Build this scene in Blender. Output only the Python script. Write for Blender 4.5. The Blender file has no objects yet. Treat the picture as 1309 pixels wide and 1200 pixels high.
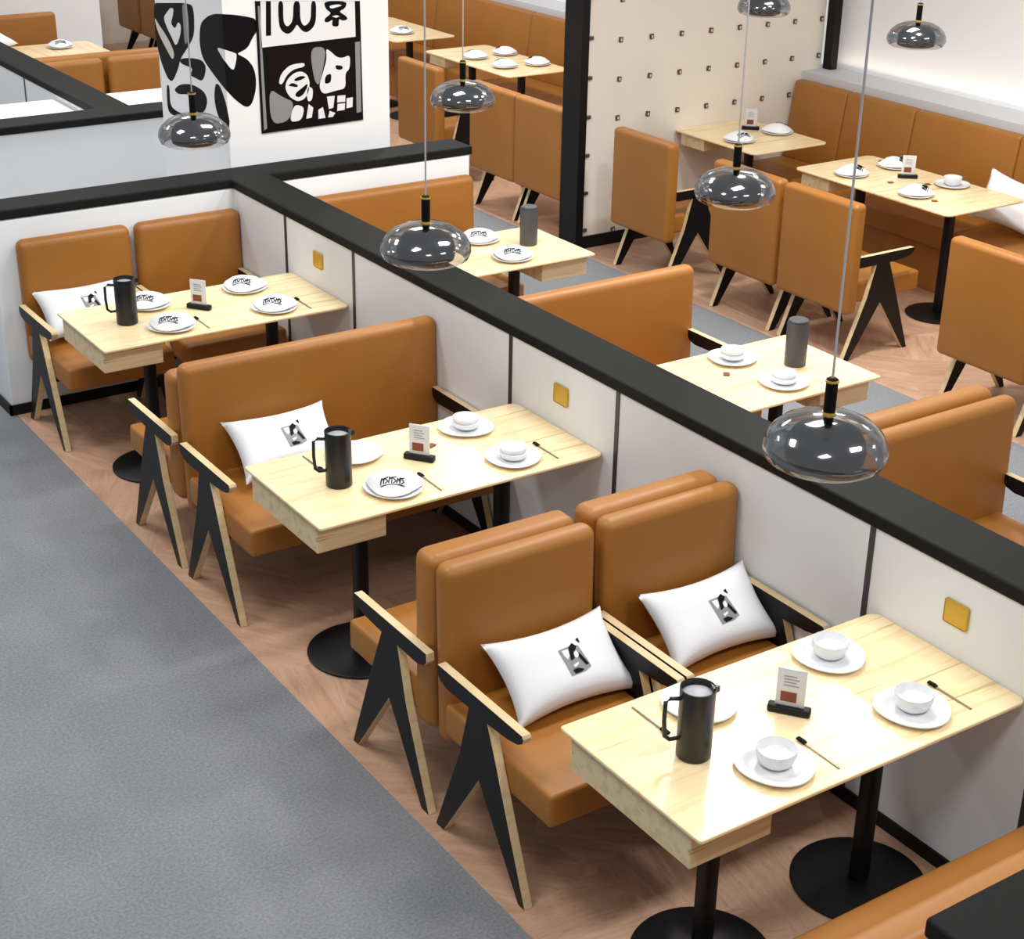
import bpy, bmesh, math, random
from mathutils import Vector, Matrix
random.seed(7)
S = bpy.context.scene
COL = S.collection
PI = math.pi

# ------------------------------------------------------------------ helpers
def lin(c):
    c = c / 255.0
    return c / 12.92 if c <= 0.04045 else ((c + 0.055) / 1.055) ** 2.4
def rgb(r, g, b):
    return (lin(r), lin(g), lin(b), 1.0)

def mat(name, col, rough=0.5, metal=0.0, noise=None, bump=None, coat=0.0, spec=0.5, sheen=0.0):
    """noise = (scale vec, amount, detail, darker colour); bump = (scale, strength)"""
    m = bpy.data.materials.new(name); m.use_nodes = True
    nt = m.node_tree; b = nt.nodes['Principled BSDF']
    b.inputs['Base Color'].default_value = col
    b.inputs['Roughness'].default_value = rough
    b.inputs['Metallic'].default_value = metal
    b.inputs['Coat Weight'].default_value = coat
    b.inputs['Specular IOR Level'].default_value = spec
    b.inputs['Sheen Weight'].default_value = sheen
    tc = nt.nodes.new('ShaderNodeTexCoord')
    if noise:
        sc, lo, hi, col2, det = noise
        mp = nt.nodes.new('ShaderNodeMapping'); mp.inputs['Scale'].default_value = sc
        nt.links.new(tc.outputs['Object'], mp.inputs['Vector'])
        n = nt.nodes.new('ShaderNodeTexNoise'); n.inputs['Scale'].default_value = 1.0
        n.inputs['Detail'].default_value = det; n.inputs['Roughness'].default_value = 0.6
        nt.links.new(mp.outputs[0], n.inputs['Vector'])
        r = nt.nodes.new('ShaderNodeValToRGB')
        r.color_ramp.elements[0].position = lo; r.color_ramp.elements[1].position = hi
        r.color_ramp.elements[0].color = col2; r.color_ramp.elements[1].color = col
        nt.links.new(n.outputs['Fac'], r.inputs['Fac'])
        nt.links.new(r.outputs['Color'], b.inputs['Base Color'])
    if bump:
        n2 = nt.nodes.new('ShaderNodeTexNoise'); n2.inputs['Scale'].default_value = bump[0]
        n2.inputs['Detail'].default_value = 3
        nt.links.new(tc.outputs['Object'], n2.inputs['Vector'])
        bp = nt.nodes.new('ShaderNodeBump'); bp.inputs['Strength'].default_value = bump[1]
        bp.inputs['Distance'].default_value = 0.01
        nt.links.new(n2.outputs['Fac'], bp.inputs['Height'])
        nt.links.new(bp.outputs['Normal'], b.inputs['Normal'])
    return m

M = {}
M['leather'] = mat('tan_leather', rgb(165, 107, 38), 0.47, bump=(160, 0.04), spec=0.55, noise=((3, 3, 3), 0.3, 0.75, rgb(157, 100, 33), 3))
M['black'] = mat('black_lacquer', rgb(16, 17, 19), 0.42, spec=0.25)
M['iron'] = mat('black_iron', rgb(15, 15, 17), 0.45, bump=(300, 0.05), spec=0.3)
M['cap'] = mat('charcoal_capping', rgb(28, 28, 27), 0.6, bump=(260, 0.04), spec=0.12)
M['basebd'] = mat('black_skirting', rgb(14, 14, 15), 0.5, spec=0.25)
M['white'] = mat('white_laminate', rgb(236, 240, 243), 0.45)
M['warmwhite'] = mat('cream_wall', rgb(240, 231, 217), 0.7)
M['greywhite'] = mat('dim_lit_ledge', rgb(205, 206, 210), 0.6)  # grey carries the weaker light on the ledge in its colour
M['paint'] = mat('white_paint', rgb(250, 250, 251), 0.7)
M['china'] = mat('white_china', rgb(232, 233, 235), 0.22, coat=0.3)
M['linen'] = mat('white_linen', rgb(238, 239, 242), 0.85, bump=(220, 0.12))
M['ink'] = mat('black_ink', rgb(8, 8, 9), 0.6, spec=0.15)
M['greyink'] = mat('grey_ink', rgb(142, 142, 144), 0.6)
M['creamink'] = mat('cream_ink', rgb(222, 210, 196), 0.6)
M['darkink'] = mat('brown_black_ink', rgb(18, 8, 8), 0.6, spec=0.15)
M['whiteink'] = mat('white_print', rgb(240, 240, 240), 0.6)
M['brass'] = mat('brushed_brass', rgb(214, 176, 78), 0.35, metal=0.6, bump=(300, .05))
M['gold'] = mat('gold_plate', rgb(212, 172, 58), 0.4, metal=0.25)
M['seam'] = mat('dark_seam', rgb(58, 58, 60), 0.4)
M['jug'] = mat('black_jug', rgb(24, 24, 26), 0.32)
M['jugg'] = mat('grey_jug', rgb(72, 72, 74), 0.4)
M['steel'] = mat('steel', rgb(150, 140, 120), 0.35, metal=0.7)
M['red'] = mat('red_brown_print', rgb(128, 62, 40), 0.5)
M['acryl'] = mat('frosted_acrylic', rgb(218, 220, 224), 0.15)
M['cordw'] = mat('grey_cord', rgb(165, 165, 170), 0.4)
M['cabinet'] = mat('bright_white_top', rgb(250, 250, 248), 0.5)
M['peg'] = mat('grey_peg', rgb(84, 80, 76), 0.4, metal=0.3)
M['plywood'] = mat('ply_edge', rgb(226, 202, 158), 0.5, noise=((6, 6, 40), 0.3, 0.7, rgb(206, 180, 134), 4))

def wood_mat(name, c1, c2, rough):
    m = bpy.data.materials.new(name); m.use_nodes = True
    nt = m.node_tree; b = nt.nodes['Principled BSDF']; b.inputs['Roughness'].default_value = rough
    tc = nt.nodes.new('ShaderNodeTexCoord'); mp = nt.nodes.new('ShaderNodeMapping')
    mp.inputs['Scale'].default_value = (1.3, 16, 16); mp.inputs['Rotation'].default_value = (0, 0, 0.06)
    nt.links.new(tc.outputs['Object'], mp.inputs['Vector'])
    n = nt.nodes.new('ShaderNodeTexNoise'); n.inputs['Scale'].default_value = 1.6; n.inputs['Detail'].default_value = 6
    n.inputs['Distortion'].default_value = 0.6
    nt.links.new(mp.outputs[0], n.inputs['Vector'])
    r = nt.nodes.new('ShaderNodeValToRGB'); e = r.color_ramp.elements
    e[0].position = 0.36; e[0].color = c2; e[1].position = 0.5; e[1].color = c1
    nt.links.new(n.outputs['Fac'], r.inputs['Fac'])
    # thin dark pore lines
    mp2 = nt.nodes.new('ShaderNodeMapping'); mp2.inputs['Scale'].default_value = (1.6, 40, 40)
    mp2.inputs['Rotation'].default_value = (0, 0, -0.05)
    nt.links.new(tc.outputs['Object'], mp2.inputs['Vector'])
    n2 = nt.nodes.new('ShaderNodeTexNoise'); n2.inputs['Scale'].default_value = 1.0; n2.inputs['Detail'].default_value = 2
    nt.links.new(mp2.outputs[0], n2.inputs['Vector'])
    r2 = nt.nodes.new('ShaderNodeValToRGB'); r2.color_ramp.elements[0].position = 0.29; r2.color_ramp.elements[1].position = 0.35
    r2.color_ramp.elements[0].color = (0.55, 0.48, 0.4, 1); r2.color_ramp.elements[1].color = (1, 1, 1, 1)
    nt.links.new(n2.outputs['Fac'], r2.inputs['Fac'])
    mx = nt.nodes.new('ShaderNodeMix'); mx.data_type = 'RGBA'; mx.blend_type = 'MULTIPLY'; mx.inputs[0].default_value = 0.75
    nt.links.new(r.outputs['Color'], mx.inputs[6]); nt.links.new(r2.outputs['Color'], mx.inputs[7])
    nt.links.new(mx.outputs[2], b.inputs['Base Color'])
    return m
M['top'] = wood_mat('maple_top', rgb(248, 224, 177), rgb(238, 209, 157), 0.22)
M['apron'] = wood_mat('maple_apron', rgb(224, 202, 160), rgb(210, 186, 142), 0.45)

def floor_mat():
    m = bpy.data.materials.new('pink_timber_stone_floor'); m.use_nodes = True
    nt = m.node_tree; b = nt.nodes['Principled BSDF']; b.inputs['Roughness'].default_value = 0.34
    L = nt.links.new; N = nt.nodes.new
    tc = N('ShaderNodeTexCoord')
    mp = N('ShaderNodeMapping'); mp.inputs['Rotation'].default_value = (0, 0, 0.62); L(tc.outputs['Object'], mp.inputs['Vector'])
    vo = N('ShaderNodeTexVoronoi'); vo.inputs['Scale'].default_value = 1.0; vo.inputs['Randomness'].default_value = 0.8
    vo.distance = 'CHEBYCHEV'
    L(mp.outputs[0], vo.inputs['Vector'])
    sep = N('ShaderNodeSeparateColor'); L(vo.outputs['Color'], sep.inputs[0])
    # grain direction varies per slab
    vr = N('ShaderNodeVectorRotate'); vr.rotation_type = 'Z_AXIS'
    mul = N('ShaderNodeMath'); mul.operation = 'MULTIPLY'; mul.inputs[1].default_value = 2.4
    L(sep.outputs[0], mul.inputs[0]); L(mul.outputs[0], vr.inputs['Angle']); L(tc.outputs['Object'], vr.inputs['Vector'])
    mp2 = N('ShaderNodeMapping'); mp2.inputs['Scale'].default_value = (1.6, 13, 1); L(vr.outputs[0], mp2.inputs['Vector'])
    n = N('ShaderNodeTexNoise'); n.inputs['Scale'].default_value = 1.3; n.inputs['Detail'].default_value = 5; n.inputs['Distortion'].default_value = 1.2
    L(mp2.outputs[0], n.inputs['Vector'])
    r = N('ShaderNodeValToRGB'); e = r.color_ramp.elements
    e[0].position = 0.28; e[0].color = rgb(186, 144, 118); e[1].position = 0.62; e[1].color = rgb(208, 170, 142)
    L(n.outputs['Fac'], r.inputs['Fac'])
    tone = N('ShaderNodeMapRange'); tone.inputs[3].default_value = 0.84; tone.inputs[4].default_value = 1.05
    L(sep.outputs[1], tone.inputs[0])
    mx = N('ShaderNodeMix'); mx.data_type = 'RGBA'; mx.blend_type = 'MULTIPLY'; mx.inputs[0].default_value = 1.0
    L(r.outputs['Color'], mx.inputs[6]); L(tone.outputs[0], mx.inputs[7])
    # thin veins
    n3 = N('ShaderNodeTexNoise'); n3.inputs['Scale'].default_value = 2.2; n3.inputs['Detail'].default_value = 4; n3.inputs['Distortion'].default_value = 1.5
    L(mp2.outputs[0], n3.inputs['Vector'])
    r3 = N('ShaderNodeValToRGB'); c = r3.color_ramp; c.elements[0].position = 0.485; c.elements[0].color = (1, 1, 1, 1)
    c.elements[1].position = 0.515; c.elements[1].color = (1, 1, 1, 1); k = c.elements.new(0.5); k.color = (0.62, 0.5, 0.42, 1)
    L(n3.outputs['Fac'], r3.inputs['Fac'])
    mx2 = N('ShaderNodeMix'); mx2.data_type = 'RGBA'; mx2.blend_type = 'MULTIPLY'; mx2.inputs[0].default_value = 0.55
    L(mx.outputs[2], mx2.inputs[6]); L(r3.outputs['Color'], mx2.inputs[7])
    L(mx2.outputs[2], b.inputs['Base Color'])
    return m
M['floor'] = floor_mat()

def carpet_mat():
    m = bpy.data.materials.new('blue_grey_carpet'); m.use_nodes = True
    nt = m.node_tree; b = nt.nodes['Principled BSDF']; b.inputs['Roughness'].default_value = 0.8
    L = nt.links.new; N = nt.nodes.new
    tc = N('ShaderNodeTexCoord')
    n = N('ShaderNodeTexNoise'); n.inputs['Scale'].default_value = 95; n.inputs['Detail'].default_value = 3; L(tc.outputs['Object'], n.inputs['Vector'])
    r = N('ShaderNodeValToRGB'); e = r.color_ramp.elements
    e[0].position = 0.32; e[0].color = rgb(92, 95, 102); e[1].position = 0.7; e[1].color = rgb(150, 152, 156)
    L(n.outputs['Fac'], r.inputs['Fac'])
    n2 = N('ShaderNodeTexNoise'); n2.inputs['Scale'].default_value = 1.7; n2.inputs['Detail'].default_value = 4; L(tc.outputs['Object'], n2.inputs['Vector'])
    r2 = N('ShaderNodeValToRGB'); r2.color_ramp.elements[0].position = 0.3; r2.color_ramp.elements[1].position = 0.7
    r2.color_ramp.elements[0].color = rgb(112, 115, 121); r2.color_ramp.elements[1].color = rgb(130, 131, 132)
    L(n2.outputs['Fac'], r2.inputs['Fac'])
    mx = N('ShaderNodeMix'); mx.data_type = 'RGBA'; mx.inputs[0].default_value = 0.62
    L(r.outputs['Color'], mx.inputs[6]); L(r2.outputs['Color'], mx.inputs[7]); L(mx.outputs[2], b.inputs['Base Color'])
    bp = N('ShaderNodeBump'); bp.inputs['Strength'].default_value = 0.25; bp.inputs['Distance'].default_value = 0.01
    L(n.outputs['Fac'], bp.inputs['Height']); L(bp.outputs[0], b.inputs['Normal'])
    return m
M['carpet'] = carpet_mat()

def glass_mat(name, tint, gl):
    m = bpy.data.materials.new(name); m.use_nodes = True
    nt = m.node_tree; nt.nodes.clear(); L = nt.links.new; N = nt.nodes.new
    o = N('ShaderNodeOutputMaterial'); t = N('ShaderNodeBsdfTransparent'); t.inputs[0].default_value = tint
    g = N('ShaderNodeBsdfGlossy'); g.inputs['Roughness'].default_value = 0.10; g.inputs[0].default_value = (0.9, 0.92, 0.95, 1)
    fr = N('ShaderNodeFresnel'); fr.inputs[0].default_value = 1.5
    ma = N('ShaderNodeMath'); ma.operation = 'MULTIPLY_ADD'; ma.inputs[1].default_value = 0.7; ma.inputs[2].default_value = gl
    ma.use_clamp = True
    L(fr.outputs[0], ma.inputs[0])
    mx = N('ShaderNodeMixShader'); L(ma.outputs[0], mx.inputs[0]); L(t.outputs[0], mx.inputs[1]); L(g.outputs[0], mx.inputs[2])
    L(mx.outputs[0], o.inputs[0])
    return m
M['smoke'] = glass_mat('smoked_glass', (0.64, 0.65, 0.68, 1), 0.15)
M['core'] = mat('dark_reflection_core', rgb(30, 31, 33), 0.6, spec=0.3)  # dark tone of a reflection in the lamp glass, put into colour

def chaikin(pts, n=2):
    for _ in range(n):
        q = []
        for i in range(len(pts)):
            a, c = pts[i], pts[(i + 1) % len(pts)]
            q += [(a[0] * .78 + c[0] * .22, a[1] * .78 + c[1] * .22), (a[0] * .22 + c[0] * .78, a[1] * .22 + c[1] * .78)]
        pts = q
    return pts

def link(name, me, parent=None, loc=(0, 0, 0), rot=(0, 0, 0)):
    o = bpy.data.objects.new(name, me); COL.objects.link(o)
    o.location = loc; o.rotation_euler = rot
    if parent: o.parent = parent
    return o

class MB:
    def __init__(s): s.bm = bmesh.new(); s.mats = []
    def mi(s, m):
        if m not in s.mats: s.mats.append(m)
        return s.mats.index(m)
    def box(s, x0, y0, z0, x1, y1, z1, m, r=0.0, seg=3, mx=None):
        nb = bmesh.new(); bmesh.ops.create_cube(nb, size=1.0)
        for v in nb.verts:
            v.co = Vector(((x0 + x1) / 2 + v.co.x * (x1 - x0), (y0 + y1) / 2 + v.co.y * (y1 - y0), (z0 + z1) / 2 + v.co.z * (z1 - z0)))
        if r > 0:
            bmesh.ops.bevel(nb, geom=list(nb.edges), offset=r, offset_type='OFFSET', segments=seg, profile=0.5, affect='EDGES')
        s.absorb(nb, m, mx)
    def absorb(s, nb, m, mx=None):
        if mx is not None: nb.transform(mx)
        i = s.mi(m); me = bpy.data.meshes.new('tmp')
        for f in nb.faces: f.material_index = i; f.smooth = True
        nb.to_mesh(me); nb.free(); s.bm.from_mesh(me); bpy.data.meshes.remove(me)
    def prism(s, pts, axis, a, b, m, mside=None):
        """polygon pts in the plane normal to axis, extruded from a to b"""
        def P(p, t):
            if axis == 0: return (t, p[0], p[1])
            if axis == 1: return (p[0], t, p[1])
            return (p[0], p[1], t)
        i = s.mi(m); j = s.mi(mside or m)
        va = [s.bm.verts.new(P(p, a)) for p in pts]; vb = [s.bm.verts.new(P(p, b)) for p in pts]
        n = len(pts)
        f = s.bm.faces.new(va); f.material_index = i
        f = s.bm.faces.new(list(reversed(vb))); f.material_index = i
        for k in range(n):
            f = s.bm.faces.new([va[(k + 1) % n], va[k], vb[k], vb[(k + 1) % n]]); f.material_index = j
    def lathe(s, prof, m, seg=40, c=(0, 0, 0), tri=0.0, ang=0.0, mx=None, cap=True):
        nb = bmesh.new(); rings = []
        for (r, z) in prof:
            if r < 1e-6: rings.append([nb.verts.new((c[0], c[1], c[2] + z))]); continue
            rings.append([nb.verts.new((c[0] + r * (1 + tri * math.cos(3 * (2 * PI * k / seg) + ang)) * math.cos(2 * PI * k / seg),
                                        c[1] + r * (1 + tri * math.cos(3 * (2 * PI * k / seg) + ang)) * math.sin(2 * PI * k / seg), c[2] + z)) for k in range(seg)])
        for a, b in zip(rings, rings[1:]):
            for k in range(seg):
                k2 = (k + 1) % seg
                if len(a) == 1 and len(b) == 1: continue
                if len(a) == 1: nb.faces.new([a[0], b[k], b[k2]])
                elif len(b) == 1: nb.faces.new([a[k], b[0], a[k2]])
                else: nb.faces.new([a[k], b[k], b[k2], a[k2]])
        bmesh.ops.recalc_face_normals(nb, faces=list(nb.faces))
        s.absorb(nb, m, mx)
    def tube(s, pts, r, m, seg=10, flat=None):
        nb = bmesh.new(); pts = [Vector(p) for p in pts]; rings = []
        for i, p in enumerate(pts):
            d = (pts[min(i + 1, len(pts) - 1)] - pts[max(i - 1, 0)]).normalized()
            up = Vector((0, 0, 1)) if abs(d.z) < 0.95 else Vector((1, 0, 0))
            a = d.cross(up).normalized(); b = a.cross(d)
            ra = r; rb = r * (flat if flat else 1)
            rings.append([nb.verts.new(p + a * ra * math.cos(2 * PI * k / seg) + b * rb * math.sin(2 * PI * k / seg)) for k in range(seg)])
        for A, B in zip(rings, rings[1:]):
            for k in range(seg): nb.faces.new([A[k], A[(k + 1) % seg], B[(k + 1) % seg], B[k]])
        nb.faces.new(rings[0]); nb.faces.new(rings[-1])
        bmesh.ops.recalc_face_normals(nb, faces=list(nb.faces))
        s.absorb(nb, m)
    def build(s, name, parent=None, loc=(0, 0, 0), rot=(0, 0, 0), sharp=35, bevel=0):
        me = bpy.data.meshes.new(name)
        bmesh.ops.recalc_face_normals(s.bm, faces=list(s.bm.faces))
        s.bm.to_mesh(me); s.bm.free()
        for m in s.mats: me.materials.append(m)
        for p in me.polygons: p.use_smooth = True
        me.set_sharp_from_angle(angle=math.radians(sharp))
        o = link(name, me, parent, loc, rot)
        if bevel:
            b = o.modifiers.new('bevel', 'BEVEL'); b.width = bevel; b.segments = 2; b.limit_method = 'ANGLE'; b.angle_limit = math.radians(40)
        return o

def tag(o, label, cat, group=None):
    o['label'] = label; o['category'] = cat
    if group: o['group'] = group
    return o
def thing(name, label, cat, loc=(0, 0, 0), rz=0.0, group=None):
    o = link(name, None, None, loc, (0, 0, rz)); o.empty_display_size = 0.1
    return tag(o, label, cat, group)
def struct(o):
    o['kind'] = 'structure'; return o
def dup(src, label, loc, rz=0.0, group=None, rot=None):
    """a copy of a thing with its parts and sub-parts"""
    def cp(o, parent):
        c = o.copy(); COL.objects.link(c)
        if parent: c.parent = parent
        for ch in [x for x in list(o.children)]: cp(ch, c)
        return c
    r = cp(src, None)
    r.location = loc; r.rotation_euler = rot if rot else (0, 0, rz); r['label'] = label
    if group: r['group'] = group
    return r
class Kind:
    """builds the first of a kind, copies it afterwards"""
    def __init__(s, make): s.make = make; s.first = None
    def put(s, label, loc, rz=0.0, group=None, rot=None):
        if s.first is None:
            s.first = s.make(); o = s.first; o.location = loc; o.rotation_euler = rot if rot else (0, 0, rz); o['label'] = label
            if group: o['group'] = group
            return o
        return dup(s.first, label, loc, rz, group, rot)
MURAL=[('k', 1, 0, [(6.315, 1.827), (6.203, 1.842), (5.768, 1.901), (5.735, 1.858), (5.75, 1.73), (5.849, 1.651), (5.972, 1.567), (6.01, 1.506), (6.111, 1.411), (6.181, 1.422), (6.266, 1.508), (6.317, 1.623)]), ('w', 2, 0, [(6.175, 1.765), (6.111, 1.806), (6.058, 1.837), (6.014, 1.836), (6.039, 1.789), (6.074, 1.747), (6.014, 1.723), (5.964, 1.773), (5.926, 1.757), (5.944, 1.701), (6.018, 1.625), (6.071, 1.671), (6.128, 1.712)]), ('c', 2, 0, [(6.313, 1.751), (6.261, 1.72), (6.137, 1.661), (6.046, 1.588), (6.078, 1.537), (6.177, 1.6), (6.278, 1.673)]), ('g', 2, 0, [(5.892, 1.879), (5.831, 1.887), (5.81, 1.806), (5.828, 1.697), (5.89, 1.65), (5.89, 1.763)]), ('k', 1, 0, [(5.987, 1.562), (5.859, 1.591), (5.669, 1.611), (5.616, 1.582), (5.643, 1.525), (5.687, 1.49), (5.767, 1.493), (5.847, 1.495), (5.799, 1.541), (5.867, 1.541), (5.963, 1.541)]), ('k', 1, 0, [(6.096, 1.372), (5.997, 1.42), (5.827, 1.45), (5.669, 1.44), (5.622, 1.4), (5.657, 1.339), (5.739, 1.291), (5.809, 1.311), (5.776, 1.382), (5.893, 1.383), (6.036, 1.355)]), ('k', 1, 0, [(6.202, 1.384), (6.16, 1.381), (6.172, 1.265), (6.055, 1.248), (5.913, 1.263), (5.93, 1.243), (6.147, 1.213), (6.215, 1.235)]), ('k', 1, 0, [(5.502, 1.512), (5.446, 1.511), (5.381, 1.433), (5.36, 1.376), (5.36, 1.29), (5.36, 1.288), (5.43, 1.296), (5.505, 1.346), (5.532, 1.427)]), ('k', 1, 1, [(0.105, 1.376), (0.112, 1.33), (0.105, 1.289)]), ('k', 1, 0, [(5.66, 1.806), (5.553, 1.861), (5.448, 1.888), (5.36, 1.898), (5.36, 1.496), (5.389, 1.505), (5.521, 1.556), (5.655, 1.618), (5.687, 1.698)]), ('k', 1, 1, [(0.105, 1.898), (0.166, 1.891), (0.245, 1.875), (0.299, 1.859), (0.3, 1.794), (0.273, 1.765), (0.241, 1.711), (0.188, 1.69), (0.177, 1.685), (0.232, 1.655), (0.267, 1.61), (0.281, 1.556), (0.277, 1.483), (0.248, 1.406), (0.212, 1.394), (0.151, 1.443), (0.105, 1.496)]), ('w', 2, 0, [(5.461, 1.712), (5.36, 1.714), (5.36, 1.653), (5.38, 1.663)]), ('w', 2, 1, [(0.105, 1.714), (0.155, 1.695), (0.177, 1.684), (0.155, 1.601), (0.133, 1.612), (0.105, 1.653)])]
POSTER=[('k', 1, 1, [(0.295, 1.952), (0.927, 1.909), (0.932, 1.252), (0.298, 1.243)]), ('w', 2, 1, [(0.324, 1.95), (0.894, 1.911), (0.894, 1.719), (0.316, 1.707)]), ('k', 3, 1, [(0.356, 1.948), (0.384, 1.946), (0.377, 1.767), (0.347, 1.767)]), ('k', 3, 1, [(0.426, 1.943), (0.458, 1.941), (0.453, 1.844), (0.463, 1.814), (0.48, 1.806), (0.501, 1.822), (0.513, 1.85), (0.519, 1.937), (0.558, 1.934), (0.554, 1.847), (0.565, 1.813), (0.581, 1.801), (0.605, 1.814), (0.621, 1.842), (0.625, 1.93), (0.655, 1.928), (0.651, 1.829), (0.636, 1.794), (0.607, 1.772), (0.583, 1.767), (0.557, 1.784), (0.534, 1.817), (0.516, 1.789), (0.492, 1.77), (0.471, 1.768), (0.443, 1.785), (0.426, 1.817)]), ('k', 3, 1, [(0.7, 1.925), (0.845, 1.915), (0.834, 1.879), (0.791, 1.863), (0.838, 1.836), (0.847, 1.817), (0.814, 1.811), (0.791, 1.827), (0.79, 1.781), (0.746, 1.788), (0.755, 1.826), (0.729, 1.811), (0.702, 1.813), (0.705, 1.833), (0.749, 1.858), (0.713, 1.881)]), ('w', 4, 1, [(0.732, 1.898), (0.786, 1.903), (0.816, 1.895), (0.786, 1.888), (0.743, 1.881)]), ('w', 4, 1, [(0.748, 1.841), (0.778, 1.845), (0.796, 1.837), (0.772, 1.831)]), ('g', 2, 1, [(0.307, 1.926), (0.318, 1.925), (0.329, 1.269), (0.31, 1.26)]), ('d', 2, 1, [(0.352, 1.691), (0.878, 1.695), (0.88, 1.297), (0.353, 1.285)]), ('g', 3, 1, [(0.607, 1.685), (0.712, 1.679), (0.676, 1.53), (0.652, 1.468), (0.625, 1.514)]), ('g', 3, 1, [(0.349, 1.489), (0.431, 1.43), (0.502, 1.396), (0.464, 1.294), (0.353, 1.287)]), ('w', 3, 1, [(0.409, 1.507), (0.428, 1.559), (0.481, 1.601), (0.571, 1.606), (0.572, 1.583), (0.504, 1.576), (0.461, 1.548), (0.43, 1.498)]), ('w', 3, 1, [(0.448, 1.487), (0.466, 1.528), (0.509, 1.556), (0.551, 1.561), (0.586, 1.539), (0.6, 1.494), (0.59, 1.441), (0.562, 1.406), (0.52, 1.397), (0.479, 1.422), (0.456, 1.455)]), ('k', 4, 1, [(0.501, 1.52), (0.544, 1.537), (0.579, 1.528), (0.549, 1.515), (0.513, 1.509)]), ('k', 4, 1, [(0.467, 1.488), (0.489, 1.505), (0.527, 1.488), (0.52, 1.476), (0.488, 1.484)]), ('k', 4, 1, [(0.514, 1.449), (0.547, 1.467), (0.584, 1.491), (0.585, 1.474), (0.558, 1.434), (0.529, 1.419), (0.506, 1.43)]), ('w', 3, 1, [(0.706, 1.671), (0.736, 1.651), (0.771, 1.618), (0.808, 1.609), (0.856, 1.624), (0.852, 1.547), (0.821, 1.525), (0.824, 1.44), (0.759, 1.434), (0.679, 1.42), (0.655, 1.468), (0.683, 1.54), (0.71, 1.613)]), ('k', 4, 1, [(0.707, 1.527), (0.735, 1.531), (0.73, 1.482), (0.693, 1.477), (0.693, 1.507)]), ('k', 4, 1, [(0.761, 1.576), (0.806, 1.567), (0.806, 1.551), (0.785, 1.546), (0.763, 1.555)]), ('w', 3, 1, [(0.507, 1.383), (0.561, 1.363), (0.546, 1.305), (0.521, 1.288), (0.471, 1.291), (0.481, 1.344)]), ('w', 3, 1, [(0.589, 1.474), (0.619, 1.46), (0.611, 1.396), (0.584, 1.388), (0.578, 1.432)]), ('w', 3, 1, [(0.647, 1.338), (0.676, 1.351), (0.69, 1.289), (0.646, 1.288)]), ('w', 3, 1, [(0.703, 1.406), (0.752, 1.406), (0.741, 1.341), (0.713, 1.335)]), ('w', 3, 1, [(0.77, 1.404), (0.82, 1.403), (0.817, 1.366), (0.767, 1.367)]), ('w', 3, 1, [(0.769, 1.358), (0.816, 1.358), (0.813, 1.321), (0.765, 1.319)]), ('w', 3, 1, [(0.827, 1.385), (0.867, 1.386), (0.863, 1.332), (0.825, 1.328)]), ('w', 3, 1, [(0.588, 1.377), (0.616, 1.354), (0.604, 1.299), (0.57, 1.297)]), ('w', 3, 1, [(0.718, 1.325), (0.753, 1.31), (0.736, 1.289), (0.707, 1.29)]), ('g', 2, 1, [(0.89, 1.689), (0.921, 1.691), (0.92, 1.298), (0.89, 1.296)])]
CAM = ((-3.512483, -2.793931, 3.29914), (0.832303, -0.554071, 0.016674), (0.217857, 0.35462, 0.909276), (0.509716, 0.75316, -0.415859))
FOC = 2072.76
WORLD = 0.38
EXPO = 0.0
LIGHTS = [(x, y, p) for x, p in ((-2.2, 29), (.3, 32), (3.3, 18)) for y in (-1.5, 1.2, 3.9, 6.6, 9.6)]
GLARE = [(1.7, 2.7, .30, 44), (3.0, 2.9, .28, 42), (2.9, 7.2, .4, 44), (3.1, 11.6, .6, 38)]
# ------------------------------------------------------------------ setting
H = 1.083                      # top of the low partitions
def sbox(name, x0, y0, z0, x1, y1, z1, m, r=0.0):
    b = MB(); b.box(x0, y0, z0, x1, y1, z1, m, r); return struct(b.build(name))

sbox('floor', -1.289, -4, -0.06, 1.6, 5.45, 0, M['floor'])
sbox('floor', 2.92, -1, -0.06, 6.0, 16, 0, M['floor'])
sbox('floor', -8, -4, -0.06, -1.289, 16, 0, M['carpet'])
sbox('floor', 1.6, -4, -0.06, 2.92, 16, 0, M['carpet'])
sbox('floor', -1.289, 5.45, -0.06, 1.6, 16, 0, M['carpet'])

# long partition, its far continuation, and cross walls
sbox('wall_partition', 0, -4, 0, 0.20, 5.13, 1.034, M['white'])
sbox('wall_partition_far', 0, 7.1, 0, 0.20, 12, 1.034, M['white'])
sbox('wall_end', -1.31, 5.11, 0, 1.50, 5.31, 1.034, M['white'], 0.012)
sbox('wall_cross_far', -3.5, 6.90, 0, 1.50, 7.10, 1.034, M['white'])
sbox('wall_cross_near', -1.29, -1.28, 0, 0.0, -1.085, 1.034, M['white'])
def cap(name, polys):
    b = MB()
    b.prism(polys, 2, 1.034, H, M['cap'])
    return struct(b.build(name, bevel=0.008))
cap('trim_1', [(-0.012, -4), (0.215, -4), (0.215, 5.105), (1.515, 5.105), (1.515, 5.335), (-1.325, 5.335), (-1.325, 5.105), (-0.012, 5.105)])
cap('trim_2', [(-3.5, 6.885), (1.5, 6.885), (1.5, 7.125), (0.215, 7.125), (0.215, 12), (-0.012, 12), (-0.012, 7.125), (-3.5, 7.125)])
cap('trim_3', [(-1.30, -1.30), (-0.013, -1.30), (-0.013, -1.075), (-1.30, -1.075)])
# skirting
sbox('baseboard_partition', -0.010, -4, 0, 0.001, 5.11, 0.050, M['basebd'])
sbox('baseboard_end', -1.322, 5.098, 0, 0.0, 5.111, 0.055, M['basebd'])
sbox('baseboard_end_side', -1.322, 5.098, 0, -1.309, 5.32, 0.055, M['basebd'])
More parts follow.
